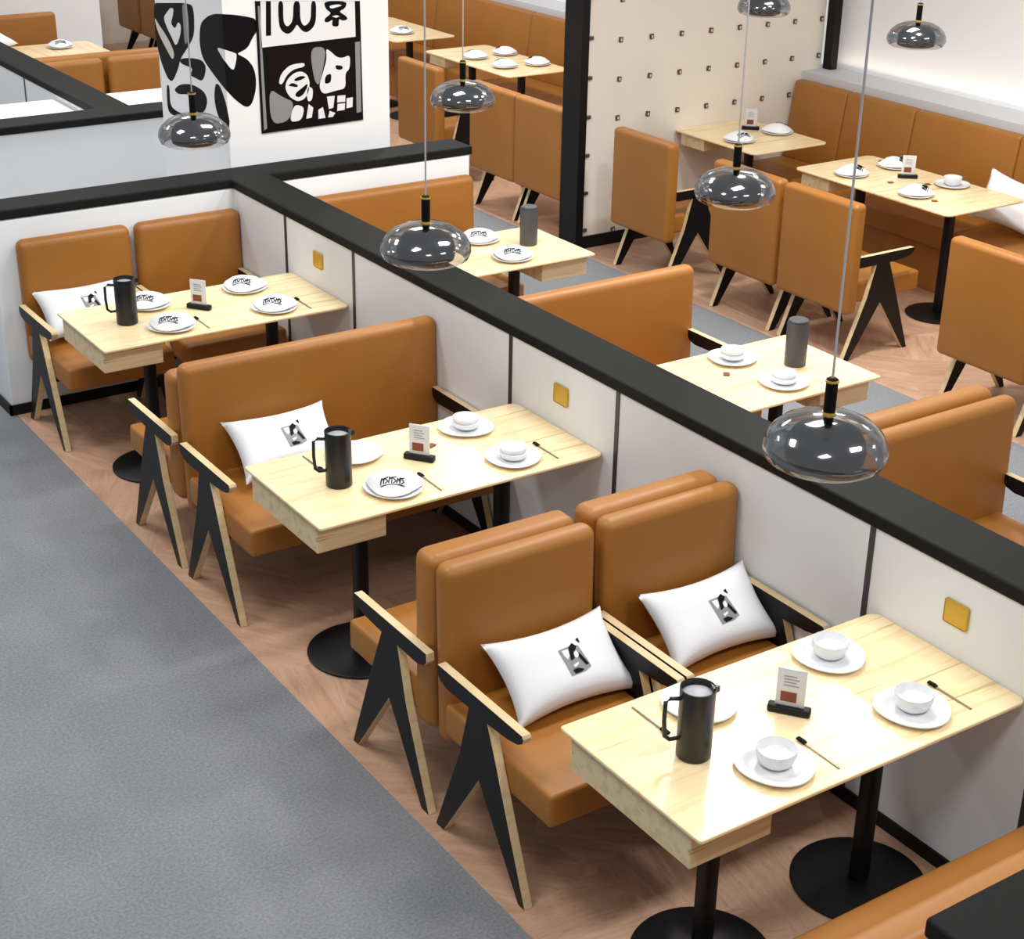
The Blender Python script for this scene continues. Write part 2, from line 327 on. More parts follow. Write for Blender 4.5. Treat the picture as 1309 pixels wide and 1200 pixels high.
# dark seams between partition panels
for i, y in enumerate((-0.36, 0.356, 1.688, 2.419, 3.77, 4.489)):
    sbox('trim_%d' % (10 + i), -0.004, y - 0.011, 0.05, 0.002, y + 0.011, 1.036, M['seam'])
sbox('trim_16', -0.004, 8.52, 0.05, 0.002, 8.54, 1.036, M['seam'])

# low white blocks behind the far cross wall
sbox('wall_low_left', -3.0, 7.11, 0, -0.02, 7.9, 1.0, M['cabinet'])
sbox('wall_low_right', 0.215, 7.11, 0, 2.0, 7.9, 1.0, M['cabinet'])

# pillar
sbox('wall_pillar', 0.105, 5.36, 0, 1.109, 6.29, 3.6, M['paint'])

# dotted wall, its black end post and skirting, wall at the right
sbox('wall_dotted', 2.995, 6.02, 0, 5.14, 6.18, 3.6, M['warmwhite'])
sbox('trim_20', 2.935, 6.0, 0, 2.995, 6.2, 3.6, M['basebd'])
sbox('baseboard_dotted', 2.995, 6.003, 0, 4.9, 6.021, 0.085, M['basebd'])
sbox('wall_right', 4.95, -1, 0, 5.35, 16, 1.05, M['greywhite'])
sbox('wall_right_upper', 5.28, -1, 1.0, 5.42, 16, 3.6, M['paint'])
sbox('trim_21', 5.15, 5.93, 1.05, 5.215, 6.01, 3.6, M['basebd'])

# far walls
sbox('wall_back', -4, 12.3, 0, 1.95, 15.2, 3.6, M['paint'])
sbox('wall_back_right', 1.95, 15.1, 0, 5.3, 15.3, 3.6, M['warmwhite'])

# ------------------------------------------------------------------ art on the pillar
INK = dict(k='ink', w='whiteink', c='creamink', g='greyink', d='darkink')
def smooth_art(pts, ax):
    edge = (lambda p: abs(p[0] - .105) < .012) if ax == 1 else (lambda p: abs(p[0] - 5.36) < .012)
    for _ in range(2):
        q = []
        for i in range(len(pts)):
            a, c = pts[i], pts[(i + 1) % len(pts)]
            if edge(a) and edge(c): q += [a, c]
            elif edge(a): q += [a, (a[0] * .22 + c[0] * .78, a[1] * .22 + c[1] * .78)]
            elif edge(c): q += [(a[0] * .78 + c[0] * .22, a[1] * .78 + c[1] * .22), c]
            else: q += [(a[0] * .78 + c[0] * .22, a[1] * .78 + c[1] * .22), (a[0] * .22 + c[0] * .78, a[1] * .22 + c[1] * .78)]
        pts = [p for k, p in enumerate(q) if math.dist(p, q[k - 1]) > 1e-5]
    return pts
def art(name, data, label, cat, base):
    b = MB()
    for c, l, ax, pts in data:
        # brush shapes are rounded; edges along the pillar corner stay straight
        pts = smooth_art(pts, ax)
        if ax == 1: b.prism(pts, 1, 5.36 - 0.0012 * l - base, 5.3605, M[INK[c]])
        else: b.prism(pts, 0, 0.105 - 0.0012 * l, 0.1055, M[INK[c]])
    return tag(b.build(name, sharp=20), label, cat)
art('wall_mural', MURAL, 'black abstract brush mural wrapping the corner of the white pillar', 'mural', 0)
pn = thing('framed_poster', 'black framed poster on the white pillar, white sheet of brush strokes above dark picture', 'poster', (0, 0, 0))
def poster_part(nm, items):
    b = MB()
    for c, l, ax, pts in items: b.prism(chaikin(pts) if len(pts) > 4 else pts, 1, 5.36 - 0.0015 * l - 0.006, 5.3601, M[INK[c]])
    return b.build(nm, pn, sharp=20)
poster_part('poster_frame', POSTER[0:1] + POSTER[7:8] + POSTER[-1:])
poster_part('upper_sheet', POSTER[1:7])
poster_part('lower_picture', POSTER[8:-1])

# ------------------------------------------------------------------ pegs on the dotted wall
def make_peg():
    b = MB()
    b.box(-0.017, -0.012, -0.017, 0.017, 0.0, 0.017, M['peg'], 0.003, 1)
    b.box(-0.006, -0.0135, -0.009, 0.007, -0.010, 0.008, M['creamink'])
    return tag(b.build('wall_peg'), '', 'peg')
peg = Kind(make_peg)
for i in range(8):
    for j in range(8):
        x = 3.268 + 0.262 * i; z = 0.10 + 0.262 * j
        if j == 0 and i > 1: continue
        if x > 4.93 and z < 1.05: continue
        peg.put('small square dark peg in the dotted grid on the cream wall', (x, 6.0205, z), 0, 'pegs on the cream wall', rot=(0, (0.1 if (i + j) % 3 else -0.12), 0))
side_peg = Kind(lambda: tag((lambda b: (b.box(0.0, -0.018, -0.012, 0.045, 0.0, 0.012, M['peg'], 0.004, 2), b.build('wall_peg'))[1])(MB()), '', 'peg'))
for j in range(8):
    side_peg.put('small dark peg in the column beside the black post', (2.990, 6.0205, 0.13 + 0.262 * j), 0, 'pegs beside the black post')

# ------------------------------------------------------------------ seating
PROF = [(0, .617), (.476, .617), (.484, .606), (.478, .590), (.455, .574), (.400, .562), (.290, .555), (.335, .45), (.512, 0), (.476, 0), (.245, .322),
        (.036, 0), (-.012, 0), (.132, .36), (.184, .556), (.060, .553), (.018, .564), (-.002, .585)]
def side_frame(root, x0, x1):
    b = MB(); b.prism([(-u, z) for u, z in PROF], 0, x0, x1, M['black'], M['plywood'])
    return b.build('side_frame', root, bevel=0.0025, sharp=30)
def make_seat(W, kind, name, cat, top_z=.935):
    """origin on the floor under the rear end of the arms; faces -Y"""
    root = thing(name, '', cat)
    h = W / 2; t = 0.032
    side_frame(root, -h, -h + t); side_frame(root, h - t, h)
    b = MB(); b.box(-h + t + .001, -.585, .335, h - t - .001, (-.05 if kind == 'thick' else (.035 if kind == 'wide' else .012)), .452, M['leather'], .016, 4); b.build('seat', root)
    cx = 0
    if kind == 'thin':  u0, u1, bw, cx = -.093, -.006, h - .012, .022
    elif kind == 'thick': u0, u1, bw, cx = .026, .140, h - t / 2 - .002, -t / 2 + .002
    else: u0, u1, bw = -.045, .045, h + .02
    b = MB()
    # back cushion, slightly reclined
    nb = bmesh.new(); bmesh.ops.create_cube(nb, size=1.0)
    for v in nb.verts:
        top = v.co.z > 0
        y = -(u1 if v.co.y < 0 else u0)
        v.co = Vector((cx + v.co.x * 2 * bw, y - (0.0 if top else (0.02 if kind == 'thin' else 0.0)), top_z if top else 0.29))
    bmesh.ops.bevel(nb, geom=[e for e in nb.edges], offset=.030 if kind == 'wide' else .040, segments=6, profile=.5, affect='EDGES')
    b.absorb(nb, M['leather']); b.build('backrest', root, sharp=50)
    b = MB(); b.box(-h + t, -.30, .29, h - t, -.26, .335, M['black'], .004, 1); b.build('seat_rail', root)
    return root
K_A = Kind(lambda: make_seat(.612, 'thin', 'armchair', 'chair'))
K_B = Kind(lambda: make_seat(.612, 'thick', 'armchair', 'chair'))
K_C = Kind(lambda: make_seat(1.236, 'thin', 'bench_sofa', 'bench'))
K_D = Kind(lambda: make_seat(1.236, 'thick', 'bench_sofa', 'bench'))
K_H = Kind(lambda: make_seat(1.236, 'thick', 'bench_sofa', 'bench', .865))
K_E = Kind(lambda: make_seat(1.0, 'thick', 'bench_sofa', 'bench', .80))
K_G = Kind(lambda: make_seat(1.40, 'thick', 'bench_sofa', 'bench'))
K_R = Kind(lambda: make_seat(.56, 'wide', 'armchair', 'chair'))

xa, xb = -.935, -.316
K_A.put('tan leather armchair beside grey carpet, white printed pillow, at the nearest table', (xa, .962, 0))
K_A.put('tan leather armchair against the partition, white printed pillow, at the nearest table', (xb, .962, 0))
K_B.put('tan armchair facing away at the carpet edge, back to back with the nearest pillow armchair', (xa, 1.032, 0), PI)
K_B.put('tan armchair by the partition with only its back showing, behind the nearest pillow armchairs', (xb, 1.032, 0), PI)
K_C.put('wide tan leather bench with one white pillow at the middle table', (-.624, 2.992, 0))
K_H.put('tan bench facing away, back to back behind the wide pillow bench', (-.624, 3.078, 0), PI)
K_A.put('tan armchair in the far left corner with pillow, against the white end wall', (xa, 5.018, 0))
K_A.put('tan armchair in the inner corner where the end wall meets the partition', (xb, 5.018, 0))
K_G.put('tan bench back cut off at the bottom right corner beside the charcoal wall cap', (-.706, -1.035, 0), PI)
# right of the partition
xr = .215 + .635
K_C.put('tan bench running off the right picture edge, just above the near partition cap', (xr, 1.0, 0))
K_D.put('tan bench back touching the bench that runs off the right picture edge', (xr, 1.09, 0), PI)
K_C.put('tan bench right of the partition, its back between the two small tables there', (xr, 2.995, 0))
K_C.put('tan bench right of the partition, back to the white end wall under the black cap', (xr, 5.005, 0))

K_E.put('tan bench seat facing the table near the end wall, mostly hidden by a bench back', (.80, 3.09, 0), PI)
# row of chairs along the carpet edge at the right
for y, lab in ((5.335, 'tan armchair seen from behind, alone before the dotted cream wall'),
               (4.325, 'tan armchair seen from behind, partly hidden by a dome pendant lamp'),
               (3.695, 'tan armchair seen from behind, pendant cord crossing it, black side frame at its right'),
               (2.425, 'tan armchair seen from behind, cut off by the right picture edge'),
               (6.505, 'tan armchair seen from behind, just left of the black post'),
               (7.105, 'tan armchair seen from behind, second one left of the black post'),
               (8.17, 'tan armchair seen from behind, next to the white pillar beyond the end wall')):
    K_R.put(lab, (2.985, y, 0), PI / 2)
for y, lab in ((13.55, 'tan armchair seen from behind at top left, half behind the mural pillar'),
               (14.2, 'tan armchair seen from behind at top left, its black leg on the floor')):
    K_R.put(lab, (2.985, y, 0), PI / 2)

# far left booth beyond the second cross wall
K_A.put('distant tan armchair right behind the charcoal partition cap, at the upper left', (.60, 9.45, 0))
K_A.put('distant tan armchair beside the mural pillar, behind the low white block', (1.23, 9.45, 0))
K_D.put('distant tan bench back between the far armchairs and the bright table', (.95, 9.62, 0), PI)
K_C.put('distant tan bench against the white back wall in the top left corner', (.72, 11.75, 0))

# ------------------------------------------------------------------ banquettes on the right wall
def make_banquette(y0, y1, cuts, label):
    root = thing('banquette', label, 'banquette', (4.95, (y0 + y1) / 2, 0))
    c = (y0 + y1) / 2
    b = MB(); b.box(-.55, y0 - c, 0.0, -.005, y1 - c, .30, M['leather'], .006, 1); b.build('base', root)
    ys = [y0] + cuts + [y1]
    for a, d in zip(ys, ys[1:]):
        b = MB(); b.box(-.60, a - c + .002, .302, -.07, d - c - .002, .45, M['leather'], .025, 4); b.build('seat_cushion', root)
        b = MB()
        nb = bmesh.new(); bmesh.ops.create_cube(nb, size=1.0)
        for v in nb.verts:
            top = v.co.z > 0
            v.co = Vector(((-.005 if v.co.x > 0 else (-.09 if top else -.16)), (d - c - .002 if v.co.y > 0 else a - c + .002), 1.0 if top else .44))
        bmesh.ops.bevel(nb, geom=list(nb.edges), offset=.022, segments=3, profile=.5, affect='EDGES')
        b.absorb(nb, M['leather']); b.build('back_cushion', root)
make_banquette(1.2, 5.99, [2.1, 3.9, 4.8, 5.45], 'long tan banquette with seamed back along the right wall, in front of the grey ledge')
make_banquette(6.22, 12.6, [7.6, 9.4, 11.0], 'tan banquette beyond the black post, under the bright strip of wall')

# ------------------------------------------------------------------ tables
def rrect(x0, y0, x1, y1, rs):
    pts = []
    cs = [(x0, y0, rs[0], PI), (x1, y0, rs[1], 1.5 * PI), (x1, y1, rs[2], 0), (x0, y1, rs[3], .5 * PI)]
    for (x, y, r, a0) in cs:
        cx = x + r if x == x0 else x - r; cy = y + r if y == y0 else y - r
        for k in range(7): pts.append((cx + r * math.cos(a0 + k * PI / 12), cy + r * math.sin(a0 + k * PI / 12)))
    return pts
def make_table(L, W, poles, apron, name='booth_table', base_r=.215):
    """origin on the floor at the wall end; table runs to -X; poles = x positions; apron = drawer box x-range"""
    root = thing(name, '', 'table')
    b = MB(); b.prism(rrect(-L, -W / 2, -.002, W / 2, (.012, .03, .04, .012)), 2, .738, .750, M['top']); b.build('tabletop', root, bevel=.003)
    b = MB(); b.box(apron[0], -W / 2 + .045, .628, apron[1], W / 2 - .045, .738, M['apron'], .003, 1); b.build('drawer_box', root)
    for x in poles:
        b = MB()
        b.lathe([(0, 0), (base_r - .006, 0), (base_r, .004), (base_r, .010), (base_r - .006, .014), (.05, .018), (0, .018)], M['iron'], 48, (x, 0, 0))
        b.build('table_base', root)
        b = MB(); b.box(x - .026, -.026, .015, x + .026, .026, .737, M['iron'], .012, 3); b.build('pedestal', root)
        
    b = MB(); b.box(apron[1], -.05, .705, -.1, .05, .7375, M['iron']); b.build('underframe', root)
    return root
T_A = Kind(lambda: make_table(1.236, .618, (-.915, -.273), (-1.226, -.945)))
TY = (0.0, 2.067, 4.126)
for y, lab in zip(TY, ('pale maple booth table nearest the camera with white bowls and black jug',
                       'pale maple booth table in the middle, before the wide pillow bench',
                       'pale maple booth table at the far left, by the corner armchairs')):
    T_A.put(lab, (0, y, 0))
# tables right of the partition (run to +X, so turned round)
T_B = Kind(lambda: make_table(1.315, .622, (-1.0, -.40), (-1.29, -1.0)))
T_B.put('maple table right of the partition, grey jug and two stacked cup settings on it', (.218, 2.103, 0), PI)
T_B.put('maple table right of the partition near the end wall, grey jug and two printed napkins', (.218, 4.21, 0), PI)
# tables before the banquettes (long side along Y)
def make_btable(L, W, poles):
    root = thing('dining_table', '', 'table')
    b = MB(); b.prism(rrect(-W / 2, -L / 2, W / 2, L / 2, (.05, .05, .05, .05)), 2, .738, .750, M['top']); b.build('tabletop', root, bevel=.003)
    b = MB(); b.box(-W / 2 + .03, L / 2 - .30, .650, W / 2 - .2, L / 2 - .05, .738, M['apron'], .003, 1); b.build('drawer_box', root)
    for y in poles:
        b = MB(); b.lathe([(0, 0), (.194, 0), (.2, .004), (.2, .010), (.194, .014), (.05, .018), (0, .018)], M['iron'], 48, (0, y, 0)); b.build('table_base', root)
        b = MB(); b.box(-.027, y - .027, .015, .027, y + .027, .737, M['iron'], .012, 3); b.build('pedestal', root)
    return root
o = make_btable(.85, .68, (0,)); o['label'] = 'short maple table touching the dotted cream wall before the banquette'; o.location = (4.11, 5.592, 0)
o = make_btable(1.32, .69, (-.38, .38)); o['label'] = 'long maple table with white pillow at its right end before the banquette'; o.location = (4.10, 4.11, 0)
o = make_btable(1.32, .64, (-.38, .38)); o['label'] = 'maple table beyond the black post, dark pendant lamp overlapping it'; o.location = (4.10, 8.80, 0)
o = make_btable(1.20, .64, (-.3, .3)); o['label'] = 'most distant maple table, right of the poster pillar at the top edge'; o.location = (4.10, 10.55, 0)
o = make_btable(1.20, .64, (-.3, .3)); o['label'] = 'bright distant maple table at the top left, white napkin on it'
o.location = (.84, 10.97, 0); o.rotation_euler = (0, 0, PI / 2)

# ------------------------------------------------------------------ tableware
def plate_prof(r):
    return [(0, 0), (r * .55, 0), (r * .62, .003), (r * .97, .012), (r, .014), (r * .99, .017), (r * .9, .0155), (r * .66, .008), (r * .55, .006), (0, .006)]
def make_setting_plate():
    b = MB(); b.lathe(plate_prof(.111), M['china'], 56, tri=.03, ang=.8)
    return tag(b.build('plate', sharp=60), '', 'plate')
def make_bowl():
    b = MB()
    b.lathe([(0, 0), (.034, 0), (.038, .004), (.049, .014), (.055, .030), (.0575, .050), (.056, .053), (.054, .050), (.050, .034), (.040, .024), (.02, .019), (0, .018)], M['china'], 48)
    return tag(b.build('bowl', sharp=60), '', 'bowl')
def make_cup_stack():
    root = thing('stacked_bowls', '', 'bowl')
    for k, (rr, z) in enumerate(((.058, 0), (.053, .020))):
        b = MB(); b.lathe([(0, 0), (rr * .55, 0), (rr * .9, .010), (rr, .024), (rr * .98, .029), (rr * .6, .032), (0, .0325)], M['china'], 48, (0, 0, z), tri=.02)
        b.build('bowl', root, sharp=60)
    return root
NAP = [(0, .056), (.035, .052), (.066, .040), (.096, .018), (.103, .012)]
def nap_h(r):
    for (a, za), (c, zc) in zip(NAP, NAP[1:]):
        if r <= c: return za + (zc - za) * (r - a) / (c - a)
    return .012
def make_napkin():
    root = thing('folded_napkin', '', 'napkin')
    b = MB(); b.lathe([(0, .006), (.060, .002), (.098, .006), (.103, .012), (.096, .018), (.066, .040), (.035, .052), (0, .056)], M['linen'], 48, tri=.09, ang=.5)
    b.build('cloth', root, sharp=60)
    rnd = random.Random(5); b = MB(); ca, sa = math.cos(-.58), math.sin(-.58)
    def stroke(pts):
        q = []
        for p0, p1 in zip(pts, pts[1:]):
            for t in (0, .25, .5, .75): q.append((p0[0] + (p1[0] - p0[0]) * t, p0[1] + (p1[1] - p0[1]) * t))
        q.append(pts[-1]); out = []
        for x, y in q:
            X = -.027 + x * ca - y * sa; Y = -.040 + x * sa + y * ca
            out.append((X, Y, nap_h(math.hypot(X, Y) * .97) + .0022))
        b.tube(out, .0020, M['ink'], 6)
    w, hh, n = .088, .032, 6
    for k in range(n):
        x0 = -w / 2 + w * k / n; s = w / n * .8
        if k % 2: stroke([(x0 + s, hh / 2), (x0, hh / 3), (x0 + s, -hh / 6), (x0 + s * .1, -hh / 2)])
        else: stroke([(x0, -hh / 2), (x0 + s * .2, hh / 2 * rnd.uniform(.6, 1)), (x0 + s * .6, rnd.uniform(-hh / 3, hh / 3)), (x0 + s, hh / 2 * rnd.uniform(.4, 1)), (x0 + s * .9, -hh / 2)])
    stroke([(-w / 2, -hh * .7), (w / 2, -hh * .62)])
    b.build('print', root, sharp=60)
    return root
def make_menu():
    root = thing('menu_stand', '', 'menu stand')
    b = MB(); b.box(-.062, -.016, 0, .062, .016, .024, M['iron'], .006, 3); b.build('base', root)
    b = MB(); b.box(-.042, -.003, .020, .042, .003, .145, M['acryl'], .0025, 2); b.build('card', root)
    b = MB(); b.box(-.028, -.0045, .038, .018, -.0028, .070, M['red']); b.build('photo', root)
    b = MB()
    for k in range(4): b.box(-.022, -.0042, .090 + k * .010, .022 - (k % 2) * .008, -.0028, .0925 + k * .010, M['greyink'])
    b.build('text', root)
    return root
def make_jug():
    root = thing('water_jug', '', 'jug')
    b = MB()
    b.lathe([(0, 0), (.046, 0), (.049, .004), (.049, .19), (.050, .215), (.047, .216), (.046, .19), (.044, .19)], M['jug'], 48)
    b.build('body', root)
    b = MB(); b.lathe([(.045, .196), (.030, .203), (.012, .206), (0, .206)], M['cordw'], 40); b.build('lid', root)
    b = MB(); b.tube([(-.046, 0, .185), (-.075, 0, .188), (-.089, 0, .178), (-.090, 0, .12), (-.086, 0, .07), (-.072, 0, .058), (-.048, 0, .060)], .0062, M['jug'], 10); b.build('handle', root)
    b = MB(); b.prism([(.040, -.014), (.062, 0), (.040, .014)], 2, .196, .214, M['jug']); b.build('spout', root)
    return root
def make_gjug():
    root = thing('water_jug', '', 'jug')
    b = MB(); b.lathe([(0, 0), (.045, 0), (.048, .004), (.049, .19), (.047, .20), (0, .20)], M['jugg'], 48); b.build('body', root)
    b = MB(); b.lathe([(.044, .2005), (.044, .209), (.040, .212), (0, .212)], M['jugg'], 40); b.build('lid', root)
    return root
def make_knife():
    root = thing('table_knife', '', 'knife')
    b = MB(); b.tube([(0, 0, .006), (0, -.022, .007), (0, -.030, .005)], .008, M['ink'], 10, .6); b.build('handle', root)
    b = MB(); b.tube([(0, -.030, .004), (0, -.10, .003), (0, -.165, .002)], .0036, M['steel'], 8, .5); b.build('blade', root)
    return root
k_plate, k_bowl, k_stack, k_nap = Kind(make_setting_plate), Kind(make_bowl), Kind(make_cup_stack), Kind(make_napkin)
k_menu, k_jug, k_gjug, k_knife = Kind(make_menu), Kind(make_jug), Kind(make_gjug), Kind(make_knife)
ZT = .7505
places = ((-.855, -.165, 'aisle near'), (-.332, -.168, 'wall near'), (-.330, .175, 'wall far'), (-.833, .180, 'aisle far'))
word = {'aisle near': 'nearest the drawer end, camera side', 'wall near': 'camera side by the partition', 'wall far': 'bench side by the partition', 'aisle far': 'bench side behind the black jug'}
tname = ('nearest booth table', 'middle booth table', 'far left booth table')
for i, y in enumerate(TY):
    for (px, py, w) in places:
        kk = word[w]
        k_plate.put('white plate on the %s, %s' % (tname[i], kk), (px, y + py, ZT), random.uniform(0, 2) if i else .6)
        if i == 0 and w != 'aisle far':
            k_bowl.put('white bowl on a plate on the nearest booth table, %s' % kk, (px + .004, y + py + .004, ZT + .0065))
        elif i == 1 and w in ('wall near', 'wall far'):
            k_stack.put('two stacked white bowls on the middle booth table, %s' % kk, (px, y + py, ZT + .0065))
        elif (i == 1 and w == 'aisle near') or i == 2:
            k_nap.put('printed white napkin on the %s, %s' % (tname[i], kk), (px, y + py, ZT + .0125), 0)
    k_jug.put('tall black water jug with handle on the %s' % tname[i], (-1.005, y + (.0, -.02, .0)[i], ZT), math.radians(-22))
    k_menu.put('menu card in black stand in the middle of the %s' % tname[i], (-.64, y + .015, ZT), math.radians(-53))
    k_knife.put('black tipped knife beside the drawer end plate on the %s' % tname[i], (-.712, y - .10, ZT))
    k_knife.put('black tipped knife by the partition on the %s' % tname[i], (-.182, y - .09, ZT))
    if i < 2: k_knife.put('knife beside the jug handle on the %s' % tname[i], (-1.004, y + .11, ZT), PI)
# right of partition
k_plate.put('white plate on the grey jug table, bench side', (1.10, 2.285, ZT)); k_stack.put('two stacked white bowls on the grey jug table, bench side', (1.10, 2.285, ZT + .0065))
k_plate.put('white plate on the grey jug table, camera side', (1.10, 1.948, ZT)); k_stack.put('two stacked white bowls on the grey jug table, camera side', (1.10, 1.948, ZT + .0065))
k_gjug.put('grey lidded jug on the small table with stacked bowls', (1.305, 2.10, ZT))
k_plate.put('white plate on the table near the end wall, bench side', (1.12, 4.41, ZT)); k_nap.put('printed napkin on the table near the end wall, bench side', (1.12, 4.41, ZT + .0125))
k_plate.put('white plate on the table near the end wall, camera side', (1.10, 4.05, ZT)); k_nap.put('printed napkin on the table near the end wall, camera side', (1.10, 4.05, ZT + .0125))
k_gjug.put('grey lidded jug on the table near the end wall', (1.318, 4.225, ZT))
def make_packet():
    b = MB(); b.box(-.018, -.014, 0, .018, .014, .006, M['red'], .002, 1); return tag(b.build('sauce_packet'), '', 'packet')
k_pack = Kind(make_packet)
k_pack.put('small brown packet on the middle booth table, behind the menu card', (-.535, 2.17, ZT), .4)
k_pack.put('small brown packet beside the bowls on the grey jug table', (.96, 2.16, ZT), .9)
# banquette tables
nk = ((3.94, 4.434, 'near its dark drawer, chair side', 1), (4.33, 4.444, 'banquette side, left of the card', 1), (3.93, 3.872, 'chair side, right part', 1))
for x, y, w, _ in nk:
    k_plate.put('white plate on the long banquette table, %s' % w, (x, y, ZT)); k_nap.put('white napkin on the long banquette table, %s' % w, (x, y, ZT + .0125), 1.2)
k_plate.put('white plate on the long banquette table beside the white pillow', (4.30, 3.92, ZT)); k_bowl.put('white bowl on the long banquette table beside the white pillow', (4.30, 3.92, ZT + .0065))
k_menu.put('menu card in black stand on the long banquette table', (4.20, 4.20, ZT), math.radians(-40))
for x, y, w in ((4.02, 4.17, 'centre'), (3.93, 3.72, 'right end'), (4.19, 4.02, 'beside the menu card'), (4.37, 4.60, 'far edge')):
    k_pack.put('small brown packet on the long banquette table, %s' % w, (x, y, ZT), x * 3)
k_plate.put('white plate on the short table, chair side', (3.93, 5.50, ZT)); k_nap.put('folded napkin on the short table, chair side', (3.93, 5.50, ZT + .0125), .4)
k_plate.put('white plate on the short table, banquette side', (4.33, 5.56, ZT)); k_nap.put('folded napkin on the short table, banquette side', (4.33, 5.56, ZT + .0125), 2.4)
k_menu.put('menu card in black stand on the short table at the dotted wall', (4.24, 5.74, ZT), math.radians(-40))
for x, y, w in ((3.98, 8.95, 'under the lamp'), (3.98, 8.50, 'chair side, right part'), (4.30, 8.98, 'banquette side, left'), (4.28, 8.46, 'banquette side, right')):
    k_plate.put('white plate on the table beyond the black post, %s' % w, (x, y, ZT)); k_nap.put('white napkin on the table beyond the black post, %s' % w, (x, y, ZT + .0125), x)
k_plate.put('white plate on the most distant table at the top edge', (4.05, 10.3, ZT)); k_nap.put('white napkin on the most distant table at the top edge', (4.05, 10.3, ZT + .0125), .4)
k_plate.put('white plate on the bright table at the top left', (1.12, 11.05, ZT)); k_nap.put('white napkin on the bright table at the top left', (1.12, 11.05, ZT + .0125), .4)

# ------------------------------------------------------------------ pillows
def make_pillow(w, h, t, pr):
    root = thing('pillow', '', 'pillow')
    def surf(a, b, s):
        x = a * w / 2 * (1 - .10 * (1 - b * b)) + .0; z = b * h / 2 * (1 - .17 * (1 - a * a))
        k = max(0.0, (1 - a ** 4) * (1 - b ** 4)) ** .55
        return Vector((x, -s * t / 2 * k, z))
    n, m = 28, 20; me = MB()
    nb = bmesh.new()
    for s in (1, -1):
        g = [[nb.verts.new(surf(-1 + 2 * i / n, -1 + 2 * j / m, s)) for j in range(m + 1)] for i in range(n + 1)]
        for i in range(n):
            for j in range(m): nb.faces.new([g[i][j], g[i + 1][j], g[i + 1][j + 1], g[i][j + 1]])
    bmesh.ops.remove_doubles(nb, verts=list(nb.verts), dist=.0004)
    bmesh.ops.recalc_face_normals(nb, faces=list(nb.faces))
    me.absorb(nb, M['linen']); me.build('cover', root, sharp=80)
    if pr:
        b = MB()
        def patch(poly, m, off):
            # fan of short strips that follow the bulge
            nb = bmesh.new()
            vs = [nb.verts.new((p[0], 0, p[1])) for p in poly]
            nb.faces.new(vs)
            bmesh.ops.triangulate(nb, faces=list(nb.faces))
            for _ in range(2): bmesh.ops.subdivide_edges(nb, edges=list(nb.edges), cuts=1, use_grid_fill=True)
            for v in nb.verts:
                q = surf(v.co.x, v.co.z, 1); v.co = q + Vector((0, -off, 0))
            b.absorb(nb, m)
        C0, D0 = .10, -.05
        P = lambda pts: [(C0 + x * .21, D0 + y * .40) for x, y in pts]
        patch(P([(-1, .85), (-.1, .9), (.7, .8), (.95, -.3), (1.0, -.75), (.4, -.95), (-.8, -1), (-.82, -.5), (-.75, .1)]), M['greyink'], .0012)
        patch(P([(-.75, .75), (-.2, .75), (-.3, .3), (-.55, .1), (-.7, .4)]), M['whiteink'], .0018)
        patch(P([(-.1, .85), (.3, 1.05), (.55, .75), (.35, .55), (.1, .45), (0, .05), (-.35, -.05), (-.2, .2), (-.15, .5)]), M['ink'], .0024)
        patch(P([(.1, .4), (.4, .5), (.45, .15), (.2, 0), (.05, .15)]), M['whiteink'], .0024)
        patch(P([(.35, .1), (.55, .3), (.9, -.55), (.65, -.6)]), M['ink'], .0030)
        patch(P([(-.35, -.35), (.15, -.25), (.1, -.4), (-.3, -.55)]), M['whiteink'], .0030)
        patch(P([(-.55, -.65), (-.1, -.6), (.35, -.8), (.1, -.9), (-.45, -.92)]), M['ink'], .0032)
        patch(P([(.7, 1.2), (.95, 1.25), (.95, .9), (.85, .95)]), M['ink'], .0024)
        b.build('print', root, sharp=80)
    return root
k_pil = Kind(lambda: make_pillow(.47, .30, .12, True))
lean = math.radians(-50)
k_pil.put('white pillow with grey print on the armchair beside the carpet at the nearest table', (-.868, .812, .566), rot=(lean, 0, 0))
k_pil.put('white pillow with grey print on the armchair against the partition', (-.250, .809, .566), rot=(lean, 0, .0))
k_pil.put('white pillow with print on the wide middle bench, behind the black jug', (-.835, 2.85, .585), rot=(lean, 0, 0))
k_pil.put('white pillow on the far left corner armchair, partly behind the table', (-.945, 4.885, .585), rot=(lean, 0, 0))
k_pp = Kind(lambda: make_pillow(.50, .34, .10, False))
k_pp.put('plain white pillow on the banquette at the right picture edge', (4.62, 3.66, .64), rot=(math.radians(-30), math.radians(12), math.radians(-68)))
k_pp.put('plain white pillow lying on the table at the top left corner', (.50, 11.2, .838), rot=(math.radians(-80), 0, .2))

# ------------------------------------------------------------------ gold plates on the partition
def make_plate_switch():
    b = MB(); b.box(-.008, -.047, -.040, 0, .047, .040, M['gold'], .0075, 3)
    return tag(b.build('wall_plate'), '', 'wall plate')
k_sw = Kind(make_plate_switch)
for y, n in zip((-.012, 2.053, 4.132), tname):
    k_sw.put('gold square wall plate on the partition above the %s' % n, (-.0005, y, .893))

